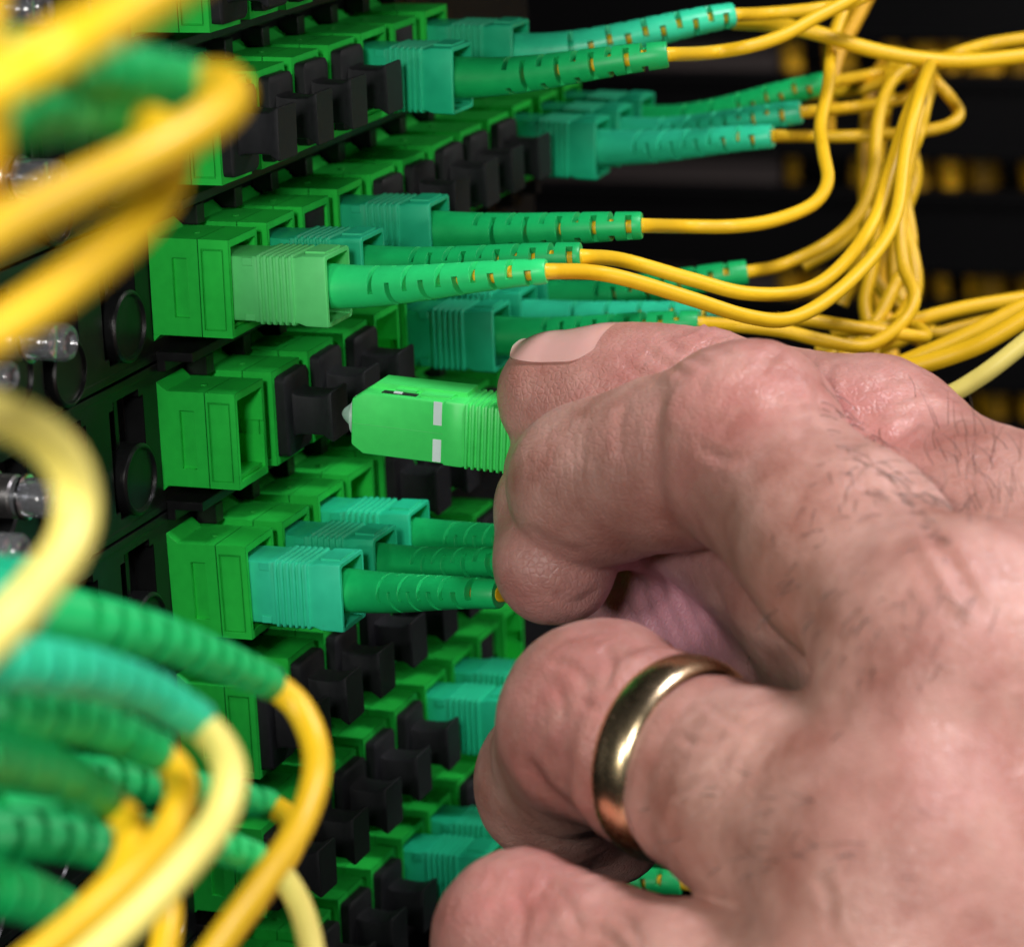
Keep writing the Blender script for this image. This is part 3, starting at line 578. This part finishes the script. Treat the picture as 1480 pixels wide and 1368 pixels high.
def chain(p, pts, radii, k, bumps=()):
    d = None
    for a, b, ra, rb in zip(pts[:-1], pts[1:], radii[:-1], radii[1:]):
        e = cap(p, a, b, ra, rb); d = e if d is None else smin(d, e, k)
    for c, r, kk in bumps: d = smin(d, ball(p, c, r), kk)
    return d
up, dn = np.array([0, 1, 0]), np.array([0, -1, 0]); nr = np.array([0, 0, -1.])
def lerp(a, b, t): return a+(b-a)*t
def f_index(p): return chain(p, [I[0], lerp(I[0], I[1], .5), I[1], lerp(I[1], I[2], .5), I[2], I[3]], [12.0, 10.5, 10.1, 9.2, 8.9, 7.6], 5,
    [(I[1]+np.array([1.5, 1.5, -1.5]), 9.6, 5)])
def f_mid(p): return chain(p, [Mi[0], lerp(Mi[0], Mi[1], .5), Mi[1], Mi[2], Mi[3]], [13, 11.0, 9.4, 7.9, 7.0], 3.5, [(lerp(Mi[2], Mi[3], .8)+np.array([0, -1.2, 0]), 6.6, 3)])
def f_ring(p): return chain(p, [Ri[0], lerp(Ri[0], Ri[1], .42), lerp(Ri[0], Ri[1], .8), Ri[1], Ri[2], Ri[3]], [13.5, 11.2, 9.6, 9.8, 8.6, 7.6], 5, [(lerp(Ri[1], Ri[2], .5)+np.array([1.5, 0, 3]), 8.0, 4), (Ri[1]+np.array([2, 2.0, -.5]), 8.0, 4)])
def f_pink(p): return chain(p, [Pk[0], lerp(Pk[0], Pk[1], .5), Pk[1], Pk[2], Pk[3]], [11.5, 9.2, 8.6, 7.2, 6.4], 3.5)
def f_thumb(p):
    d = chain(p, [Th[0], lerp(Th[0], Th[1], .5), Th[1], lerp(Th[1], Th[2], .5), Th[2], lerp(Th[2], Th[3], .5), Th[3]], [17, 14.4, 11.6, 10.2, 9.9, 9.1, 7.4], 4,
        [(Th[1]+np.array([-2, .6, -1.0]), 10, 5), (Th[3]+np.array([2, -2.0, 0]), 7.4, 4)])
    return d
W0, W1 = cs(1900, 1165, 318), cs(1900, 1420, 312)
def f_palm(p):
    d = cap(p, I[0], W0, 12.5, 19)
    for a, r in ((Mi[0]+nr*5, 13.5), (Ri[0], 13.5), (Pk[0], 12.5)): d = smin(d, cap(p, a, W1, r, 20), 9)
    d = smin(d, cap(p, I[0], Ri[0], 12, 12), 8); d = smin(d, cap(p, Ri[0], Pk[0], 12, 11), 7)
    # knuckle heads and the soft hollows between their tendons
    for c, r in ((I[0]+np.array([1, 1.5, -1.5]), 10.0), (Ri[0]+np.array([2, 1.5, -3.]), 10.5), (Mi[0]+np.array([0, 1, -9.]), 9.5)): d = smin(d, ball(p, c, r), 6)
    # palm side: pads below the fingers
    d = smin(d, cap(p, cs(985, 885, 404), cs(1300, 1010, 380), 13.0, 17), 6)
    d = smin(d, cap(p, cs(1300, 1020, 372), cs(1650, 1200, 360), 18, 24), 9)
    return d
def hand_sdf(p):
    pm = f_palm(p); d = None
    for f, k in ((f_index, 6), (f_mid, 5), (f_ring, 6), (f_pink, 7)):
        e = smin(f(p), pm, k); d = e if d is None else smin(d, e, .8)
    th = smin(f_thumb(p), cap(p, cs(1300, 790, 365), cs(1480, 930, 352), 12, 18), 7)
    th2 = smin(th, pm, 3.5)
    return smin(d, th2, 1.0)
def surface_nets(fn, lo, hi, h):
    n = [int(math.ceil((hi[i]-lo[i])/h))+1 for i in range(3)]
    ax = [lo[i]+h*np.arange(n[i], dtype=np.float32) for i in range(3)]
    Fv = np.empty(n, np.float32)
    for i0 in range(0, n[0], 24):
        g = np.stack(np.meshgrid(ax[0][i0:i0+24], ax[1], ax[2], indexing='ij'), -1).astype(np.float32); Fv[i0:i0+24] = fn(g)
    sg = Fv < 0; c = np.zeros([m-1 for m in n], np.int8)
    for a in (0, 1):
        for b in (0, 1):
            for d in (0, 1): c += sg[a:n[0]-1+a, b:n[1]-1+b, d:n[2]-1+d]
    act = (c > 0) & (c < 8); idx = -np.ones(act.shape, np.int64); ii = np.argwhere(act); idx[act] = np.arange(len(ii))
    acc = np.zeros((len(ii), 3)); cnt = np.zeros(len(ii)); cor = [(a, b, d) for a in (0, 1) for b in (0, 1) for d in (0, 1)]
    for x in range(8):
        for y in range(x+1, 8):
            A, B = np.array(cor[x]), np.array(cor[y])
            if abs(A-B).sum() != 1: continue
            fa = Fv[tuple((ii+A).T)]; fb = Fv[tuple((ii+B).T)]; m = (fa < 0) != (fb < 0)
            t = np.where(m, fa/(fa-fb+1e-20), 0)[:, None]; acc += np.where(m[:, None], A+(B-A)*t, 0); cnt += m
    V = (ii+acc/cnt[:, None])*h+np.array(lo)
    Q = []
    for axn in range(3):
        u, v = [k for k in range(3) if k != axn]; sl0 = [slice(None)]*3; sl1 = [slice(None)]*3; sl0[axn] = slice(0, -1); sl1[axn] = slice(1, None)
        ed = np.argwhere(sg[tuple(sl0)] != sg[tuple(sl1)]); ed = ed[(ed[:, u] > 0) & (ed[:, v] > 0) & (ed[:, u] < n[u]-1) & (ed[:, v] < n[v]-1)]
        o = np.zeros(3, int); qs = []
        for du, dv in ((0, 0), (1, 0), (1, 1), (0, 1)):
            e = ed.copy(); e[:, u] -= du; e[:, v] -= dv; qs.append(idx[tuple(e.T)])
        q = np.stack(qs, 1); flip = sg[tuple(ed.T)] ^ (axn == 1); q[flip] = q[flip][:, ::-1]; Q.append(q)
    return V, np.vstack(Q)
def grad(p, fn=hand_sdf, e=.25):
    g = np.stack([fn(p+np.eye(3)[i].astype(np.float32)*e)-fn(p-np.eye(3)[i].astype(np.float32)*e) for i in range(3)], -1)
    return g/np.maximum(np.linalg.norm(g, axis=-1, keepdims=True), 1e-6)
def gauss(p, c, s): return np.exp(-((p-c)**2).sum(-1)/(2*s*s))
from mathutils import noise as mnoise
CREASES = [([(1008, 575), (1022, 540), (1070, 518)], .2, 7), ([(1138, 550), (1162, 598), (1150, 655)], .25, 8), ([(1000, 640), (1060, 665), (1125, 640)], .25, 8), ([(1030, 600), (1060, 575), (1100, 580)], .22, 6),
 ([(962, 548), (946, 600), (944, 690), (968, 775)], .4, 11), ([(905, 570), (893, 620), (896, 670)], .2, 7),
 ([(1178, 555), (1188, 600), (1222, 640), (1262, 655)], .6, 8), ([(1215, 645), (1285, 628), (1335, 592)], .6, 8), ([(1235, 600), (1280, 590), (1318, 600)], .35, 6), ([(1140, 498), (1112, 520), (1098, 548)], .35, 7), ([(1205, 520), (1195, 548), (1200, 580)], .3, 6),
 ([(928, 498), (955, 522), (1000, 545)], .4, 6), ([(958, 486), (990, 510), (1030, 530)], .4, 6), ([(1000, 482), (1030, 500), (1060, 512)], .35, 6), ([(895, 512), (915, 535), (950, 552)], .3, 6),
 ([(1255, 640), (1300, 690), (1345, 765), (1400, 850), (1430, 885)], .5, 10), ([(1290, 760), (1330, 820), (1370, 900)], .1, 9),
 ([(786, 955), (825, 962), (856, 1000)], .4, 7), ([(868, 925), (884, 965), (872, 1010)], .45, 7), ([(835, 1010), (870, 1030), (900, 1025)], .3, 6), ([(800, 985), (815, 1020), (810, 1050)], .25, 7),
 ([(1008, 1000), (1040, 1030), (1085, 1052)], .4, 7), ([(975, 1060), (1010, 1075), (1055, 1060)], .35, 6), ([(960, 1150), (1010, 1130), (1060, 1085)], .4, 7), ([(970, 1190), (1030, 1160), (1085, 1105)], .4, 7), ([(1000, 1215), (1060, 1175), (1110, 1130)], .3, 7),
 ([(1180, 1260), (1200, 1300), (1195, 1350)], .3, 9),
 ([(738, 1280), (758, 1325), (748, 1375)], .35, 8), ([(778, 1265), (818, 1300), (840, 1360)], .35, 8), ([(850, 1290), (900, 1325), (930, 1370)], .3, 8), ([(830, 1340), (870, 1350), (910, 1380)], .3, 7),
 ([(795, 850), (830, 872), (872, 848)], .35, 7), ([(760, 760), (800, 790), (850, 800)], .3, 8), ([(755, 1085), (795, 1145), (860, 1195)], .8, 11), ([(770, 1060), (800, 1090), (850, 1105)], .25, 8),
 ([(1420, 640), (1400, 700), (1410, 760)], .12, 8), ([(1440, 720), (1425, 790), (1450, 850)], .12, 8), ([(1330, 1000), (1400, 990), (1470, 1030)], .12, 11),
 ([(1330, 1330), (1390, 1290), (1460, 1290)], .12, 11), ([(1290, 690), (1330, 740), (1360, 800)], .3, 7), ([(1230, 690), (1270, 720), (1290, 770)], .25, 8)]
def build_hand():
    lo, hi = np.array([-9.5, -86, 280.]), np.array([78., 25., 442.])
    V, Q = surface_nets(hand_sdf, lo, hi, .62)
    V = V.astype(np.float32)
    for _ in range(2):
        V = V-(hand_sdf(V)[:, None]*grad(V)).astype(np.float32)*.9
    G = grad(V)
    # folds over the joints and on the back of the hand, as real relief
    D = np.zeros(len(V)); Vl = V.tolist()
    wa = np.array([mnoise.noise(Vector(v)*.16) for v in Vl]); wb = np.array([mnoise.noise(Vector(v)*.33+Vector((9, 3, 1))) for v in Vl])
    def fold(c, along, s, amp, wl, phase=0., wob=.6):
        nonlocal D
        along = unit(along); t = (V-c)@along; side = np.cross(along, [0, 0, 1]); sd = (V-c)@side
        t = t+wob*np.sin(sd*.45+phase)+2.6*wa+1.1*wb
        D += 1.35*amp*np.clip(.75+1.3*wb, .1, 1.6)*gauss(V, c, s)*(-np.abs(np.cos(math.pi*t/wl+phase))**.5*1.0+.55)
    fold(I[1]+np.array([2, 4, -8.]), I[1]-I[0], 6.0, .16, 3.6, .3)
    fold(I[2]+np.array([0, 3, -7.]), I[2]-I[1], 4.2, .22, 2.2, .8)
    fold(Ri[1]+np.array([3, 5, -8.]), Ri[1]-Ri[0], 6.0, .2, 2.9, 1.1)
    fold(lerp(Ri[0], Ri[1], .55)+np.array([0, 0, -9.]), Ri[1]-Ri[0], 7.5, .22, 3.4, 2.0, 1.2)
    fold(Th[1]+np.array([0, 6, -9.]), Th[1]-Th[0], 7.0, .24, 3.6, .2, 1.0)
    fold(Th[2]+np.array([0, 8, -7.]), Th[2]-Th[1], 6.0, .42, 2.5, .5)
    fold(Pk[1]+np.array([3, 5, -7.]), Pk[1]-Pk[0], 7.0, .26, 3.0, .4)
    fold(I[0]+np.array([3, 2, -12.]), I[0]-W0, 9.0, .22, 4.0, 1.4, 1.4)
    mid = np.array([mnoise.noise(Vector(v)*.55)+.6*mnoise.noise(Vector(v)*1.1) for v in Vl]); D += .055*mid
    low = np.array([mnoise.noise(Vector(v)*.075)+.5*mnoise.noise(Vector(v)*.17) for v in V.tolist()])
    D += .55*low*np.clip(1-gauss(V, I[2], 9), 0, 1)
    # veins / tendons over the back of the hand
    for a, b, amp in ((I[0], W0, .7), (Mi[0], lerp(W0, W1, .4), .55), (Ri[0], W1, .6)):
        D += amp*np.exp(-(cap(V, a+nr*12, b+nr*18, 0, 0)/3.2)**2)
    # single creases, drawn as grooves pressed into the skin (polylines on the side of the hand that faces the photographer)
    px = 740+F*V[:, 0]/V[:, 2]; py = 684-F*V[:, 1]/V[:, 2]; face = np.clip(-G[:, 2]*2.2, 0, 1)
    def crease(pts, amp, wd, zr=(280, 400)):
        nonlocal D
        q = np.array(catmull([np.array(p, float) for p in pts], 5)); best = np.full(len(V), 1e9); tt = np.zeros(len(V))
        m = (px > q[:, 0].min()-60) & (px < q[:, 0].max()+60) & (py > q[:, 1].min()-60) & (py < q[:, 1].max()+60) & (V[:, 2] > zr[0]) & (V[:, 2] < zr[1]) & (face > 0)
        P2 = np.stack([px[m], py[m]], 1); b = np.full(m.sum(), 1e9); tb = np.zeros(m.sum())
        for i, (a_, c_) in enumerate(zip(q[:-1], q[1:])):
            ab = c_-a_; h = np.clip((P2-a_)@ab/(ab@ab+1e-9), 0, 1); d = np.linalg.norm(P2-a_-h[:, None]*ab, axis=1); k = d < b; b[k] = d[k]; tb[k] = ((i+h)/(len(q)-1))[k]
        fade = np.clip(np.minimum(tb, 1-tb)*5, 0, 1)
        D[m] += -amp*fade*face[m]*(np.exp(-(b/wd)**2)-.25*np.exp(-((b-2.1*wd)/wd)**2))
    for pts, amp, wd in CREASES: crease(pts, amp*.92, wd)
    for q in range(7): crease([(905+26*q, 800+9*q), (900+30*q, 850+8*q), (930+32*q, 930+4*q)], .22, 6.5, (360, 430))
    rc_, ra_ = lerp(Ri[0], Ri[1], .715), unit(np.array([-.68, .18, .70])); tr = (V-rc_)@ra_; rm = np.exp(-np.maximum(np.linalg.norm(V-rc_, axis=1)-11, 0)**2/6)
    D += rm*(.55*np.exp(-((np.abs(tr)-4.6)/1.7)**2)-.25*np.exp(-(tr/2.2)**2))
    D *= 1-np.clip(1.25*np.exp(-(np.maximum(np.linalg.norm(V-(Th[3]+np.array([3, 5, -3.])), axis=1)-7, 0)/3.5)**2), 0, 1)
    V2 = V+G*D[:, None]
    me = bpy.data.meshes.new('skin'); me.from_pydata(((to_world(V2)-HO)*S).tolist(), [], Q.tolist()); me.validate()
    bm = bmesh.new(); bm.from_mesh(me); bmesh.ops.recalc_face_normals(bm, faces=bm.faces); bm.to_mesh(me); bm.free()
    for p in me.polygons: p.use_smooth = True
    # where blood shows through: knuckles and fingertips are redder, the palm side purplish
    red = sum(gauss(V, c, s)*a for c, s, a in ((I[1]+nr*6, 9, .8), (Ri[1]+nr*6, 9, .95), (Th[1]+nr*8, 9, .8), (Pk[1]+nr*6, 11, .9), (Th[2]+up*6, 9, .6), (I[0]+nr*10, 10, .4), (Ri[0]+nr*10, 10, .45), (Ri[2], 7, .5), (Mi[3], 7, .5), (Th[3]-up*5, 7, .6)))
    palm = np.clip(gauss(V, cs(1060, 910, 392), 15)*1.3, 0, 1)
    at1 = me.attributes.new('red', 'FLOAT', 'POINT'); at1.data.foreach_set('value', np.clip(red, 0, 1).astype(np.float32))
    at2 = me.attributes.new('palm', 'FLOAT', 'POINT'); at2.data.foreach_set('value', palm.astype(np.float32))
    me.materials.append(M_skin); return me
def skin():
    m, t, b = nt('skin'); L = t.links
    tc = N(t, 'ShaderNodeTexCoord'); a1 = N(t, 'ShaderNodeAttribute', attribute_name='red'); a2 = N(t, 'ShaderNodeAttribute', attribute_name='palm')
    n1 = N(t, 'ShaderNodeTexNoise'); n1.inputs['Scale'].default_value = 1.1; n1.inputs['Detail'].default_value = 6; n1.inputs['Roughness'].default_value = .6
    L.new(tc.outputs['Object'], n1.inputs['Vector'])
    r = N(t, 'ShaderNodeValToRGB'); r.color_ramp.elements[0].position = .32; r.color_ramp.elements[0].color = (0.355, 0.155, 0.115, 1); r.color_ramp.elements[1].position = .68; r.color_ramp.elements[1].color = (0.60, 0.35, 0.285, 1)
    L.new(n1.outputs['Fac'], r.inputs['Fac'])
    n3 = N(t, 'ShaderNodeTexNoise'); n3.inputs['Scale'].default_value = 3.5; n3.inputs['Detail'].default_value = 4; L.new(tc.outputs['Object'], n3.inputs['Vector'])
    mm = N(t, 'ShaderNodeMath', operation='MULTIPLY'); L.new(a1.outputs['Fac'], mm.inputs[0]); L.new(n3.outputs['Fac'], mm.inputs[1])
    x1 = N(t, 'ShaderNodeMix', data_type='RGBA'); L.new(mm.outputs[0], x1.inputs['Factor']); L.new(r.outputs['Color'], x1.inputs['A']); x1.inputs['B'].default_value = (0.60, 0.20, 0.19, 1)
    x2 = N(t, 'ShaderNodeMix', data_type='RGBA'); L.new(a2.outputs['Fac'], x2.inputs['Factor']); L.new(x1.outputs['Result'], x2.inputs['A']); x2.inputs['B'].default_value = (0.62, 0.29, 0.35, 1)
    L.new(x2.outputs['Result'], b.inputs['Base Color'])
    b.inputs['Subsurface Weight'].default_value = .35; b.inputs['Subsurface Radius'].default_value = (1, .35, .2); b.inputs['Subsurface Scale'].default_value = .07
    b.inputs['Specular IOR Level'].default_value = .5
    rr = N(t, 'ShaderNodeMapRange'); rr.inputs['To Min'].default_value = .30; rr.inputs['To Max'].default_value = .48; L.new(n3.outputs['Fac'], rr.inputs['Value']); L.new(rr.outputs[0], b.inputs['Roughness'])
    # fine skin lines and pores
    mp = N(t, 'ShaderNodeMapping'); mp.inputs['Rotation'].default_value = (.3, .5, .7); mp.inputs['Scale'].default_value = (1, 1.8, 1); L.new(tc.outputs['Object'], mp.inputs['Vector'])
    v = N(t, 'ShaderNodeTexVoronoi', feature='DISTANCE_TO_EDGE'); v.inputs['Scale'].default_value = 11; L.new(mp.outputs[0], v.inputs['Vector'])
    vr = N(t, 'ShaderNodeMapRange'); vr.inputs['From Max'].default_value = .18; L.new(v.outputs['Distance'], vr.inputs['Value'])
    n4 = N(t, 'ShaderNodeTexNoise'); n4.inputs['Scale'].default_value = 7; n4.inputs['Detail'].default_value = 7; n4.inputs['Roughness'].default_value = .65; n4.inputs['Distortion'].default_value = .6; L.new(tc.outputs['Object'], n4.inputs['Vector'])
    ad = N(t, 'ShaderNodeMath', operation='MULTIPLY_ADD'); L.new(n4.outputs['Fac'], ad.inputs[0]); ad.inputs[1].default_value = 2.2; L.new(vr.outputs[0], ad.inputs[2])
    bp = N(t, 'ShaderNodeBump'); bp.inputs['Strength'].default_value = .4; bp.inputs['Distance'].default_value = .014; L.new(ad.outputs[0], bp.inputs['Height'])
    L.new(bp.outputs[0], b.inputs['Normal']); return m
M_skin = skin()
HO = to_world(cs(1500, 1100, 340)[None])[0]
hand = empty('hand', HO, 'bare hand wearing a gold ring, reaching in and pinching the bright green connector', 'hand')
skin_me = build_hand(); obj('skin', skin_me, hand)
# thumbnail laid on the skin it grows from
def march(o, d, n=60, fn=hand_sdf):
    t = np.zeros(len(o))
    for _ in range(n): t += np.clip(fn((o+d*t[:, None]).astype(np.float32)), -1, 4)
    return t
def nail():
    ax = unit(Th[3]-Th[2]); c = Th[3]-ax*1.0
    out = unit(np.array([-.06, .97, -.20])-ax*(np.array([-.06, .97, -.20])@ax)); sd = np.cross(ax, out)
    n, m_ = 22, 16; P = []; rows = []
    for i in range(n):
        s = -8.2+15.6*i/(n-1)
        half = .88*math.sqrt(max(0, 1-(max(0, (i/(n-1)-.62)/.42))**2.4))*math.sqrt(max(0.02, 1-max(0, (.30-i/(n-1))/.31)**2.2))
        for j in range(m_):
            a = half*(2*j/(m_-1)-1); d = out*math.cos(a)+sd*math.sin(a); rows.append((s, a, d))
    o = np.array([c+ax*min(s, 5.8)+d*20 for s, a, d in rows]); D_ = np.array([-d for s, a, d in rows])
    t = march(o, D_); Pt = o+D_*t[:, None]
    k = np.array([s for s, a, d in rows])
    over = np.clip(k-5.8, 0, 9)[:, None]*.3
    Pt = Pt+ax*over+np.array([d for s, a, d in rows])*(-.12+.36*np.clip((k+8.2)/4, 0, 1)[:, None]+.04*np.clip(k, 0, 9)[:, None])
    Bt = Pt-np.array([d for s, a, d in rows])*.55
    me_V = np.vstack([Pt, Bt]); Fc = []; K = n*m_
    for i in range(n-1):
        for j in range(m_-1):
            q = (i*m_+j, i*m_+j+1, (i+1)*m_+j+1, (i+1)*m_+j); Fc += [q, tuple(K+v for v in q[::-1])]
    edge = [(0*m_+j, 0*m_+j+1) for j in range(m_-1)]+[((n-1)*m_+j+1, (n-1)*m_+j) for j in range(m_-1)]+[((i+1)*m_, i*m_) for i in range(n-1)]+[(i*m_+m_-1, (i+1)*m_+m_-1) for i in range(n-1)]
    Fc += [(a, b_, K+b_, K+a) for a, b_ in edge]
    m, tt, b = nt('fingernail'); b.inputs['Roughness'].default_value = .14; b.inputs['Subsurface Weight'].default_value = .3; b.inputs['Subsurface Radius'].default_value = (1, .5, .4); b.inputs['Subsurface Scale'].default_value = .06
    at_ = N(tt, 'ShaderNodeAttribute', attribute_name='tip'); x = N(tt, 'ShaderNodeMix', data_type='RGBA'); x.inputs['A'].default_value = (.66, .38, .335, 1); x.inputs['B'].default_value = (.74, .66, .52, 1)
    tc = N(tt, 'ShaderNodeTexCoord'); wv = N(tt, 'ShaderNodeTexNoise'); wv.inputs['Scale'].default_value = 6; tt.links.new(tc.outputs['Object'], wv.inputs['Vector']); bp = N(tt, 'ShaderNodeBump'); bp.inputs['Strength'].default_value = .15; bp.inputs['Distance'].default_value = .03; tt.links.new(wv.outputs['Fac'], bp.inputs['Height']); tt.links.new(bp.outputs[0], b.inputs['Normal'])
    tt.links.new(at_.outputs['Fac'], x.inputs['Factor']); tt.links.new(x.outputs['Result'], b.inputs['Base Color'])
    me = mesh('fingernail', to_world(me_V), Fc, m, 50, origin=HO)
    A = me.attributes.new('tip', 'FLOAT', 'POINT'); tv = np.clip((k-6.2)/.8, 0, 1); A.data.foreach_set('value', np.concatenate([tv, tv]).astype(np.float32)[:len(me.vertices)])
    obj('fingernail', me, hand)
nail()
# gold ring round the ring finger
def ring():
    c = lerp(Ri[0], Ri[1], .715); ax = unit(np.array([-.68, .18, .70]))
    u = unit(np.cross(ax, [0, 1, 0])); v = np.cross(ax, u); n = 72
    a = np.linspace(0, 2*math.pi, n, endpoint=False); d = np.cos(a)[:, None]*u+np.sin(a)[:, None]*v
    r = np.minimum(march(np.repeat(c[None], n, 0), d, 80, lambda q: -smin(f_ring(q), f_palm(q), 6)), 13.2); 
    Ft = np.fft.rfft(r); Ft[4:] = 0; r = np.fft.irfft(Ft, n)-.1
    prof = [(-2.8, .0), (-2.6, .42), (-1.8, .82), (-.9, 1.02), (0, 1.08), (.9, 1.02), (1.8, .82), (2.6, .42), (2.8, .0), (0, -.45)]
    V = []; Fc = []; m = len(prof)
    for i in range(n):
        for x, h in prof: V.append(c+d[i]*(r[i]+h)+ax*x)
    for i in range(n):
        for j in range(m): Fc.append((i*m+j, i*m+(j+1) % m, ((i+1) % n)*m+(j+1) % m, ((i+1) % n)*m+j))
    cw = to_world(c[None])[0]; o = obj('finger_ring', mesh('finger_ring', to_world(np.array(V)), Fc, M_gold, 60, origin=cw)); o.location = Vector(cw)*S
    tag(o, 'polished gold wedding band on the ring finger of the bare hand', 'ring')
ring()
# short dark hairs on the wrist side of the thumb and the back of the hand
def hairs():
    rg = np.random.default_rng(5); mb = MB()
    def grow(c, spread, num, Lr, dirn, r=.04):
        o = c+rg.normal(0, 1, (num, 3))*spread; o[:, 2] = 285; d = np.tile([0, 0, 1.], (num, 1)); t = march(o, d, 90); p = o+d*t[:, None]; keep = t < 120; p = p[keep]
        if not len(p): return
        g = grad(p.astype(np.float32))
        for q, nn in zip(p, g):
            L = rg.uniform(*Lr); dd = unit(unit(dirn+rg.normal(0, .35, 3))+nn*.5); dd2 = unit(dd-nn*.6+rg.normal(0, .2, 3))
            P = [q-nn*.2, q+dd*L*.35, q+dd*L*.55+dd2*L*.2, q+dd*L*.6+dd2*L*.5]; tube(mb, to_world(np.array(catmull(P, 2))), [r, r, r, r*.9, r*.8, r*.6, r*.3][:len(catmull(P, 2))], 3)
    grow(cs(1330, 760, 320), np.array([5, 7, 0]), 60, (2, 4), np.array([-.3, -1, 0]))
    for q in range(5): grow(cs(1225+28*q, 610+38*q, 320), np.array([2.2, 3, 0]), 42, (2.5, 5), np.array([.5, -1, 0]))
    grow(cs(1200, 880, 320), np.array([4, 5, 0]), 50, (1.5, 3), np.array([-.4, -.8, 0]))
    grow(cs(1120, 1180, 320), np.array([5, 3, 0]), 30, (1.5, 3), np.array([-1, -.2, 0]))
    grow(cs(1455, 690, 320), np.array([4, 4, 0]), 45, (2.5, 5), np.array([-.4, .9, 0]))
    o = obj('hair', mb.mesh('hair', M_hair, 80, origin=HO), hand); o['kind'] = 'stuff'
M_hair = plastic('dark_hair', (.05, .03, .022), .5, edge=0)
hairs()
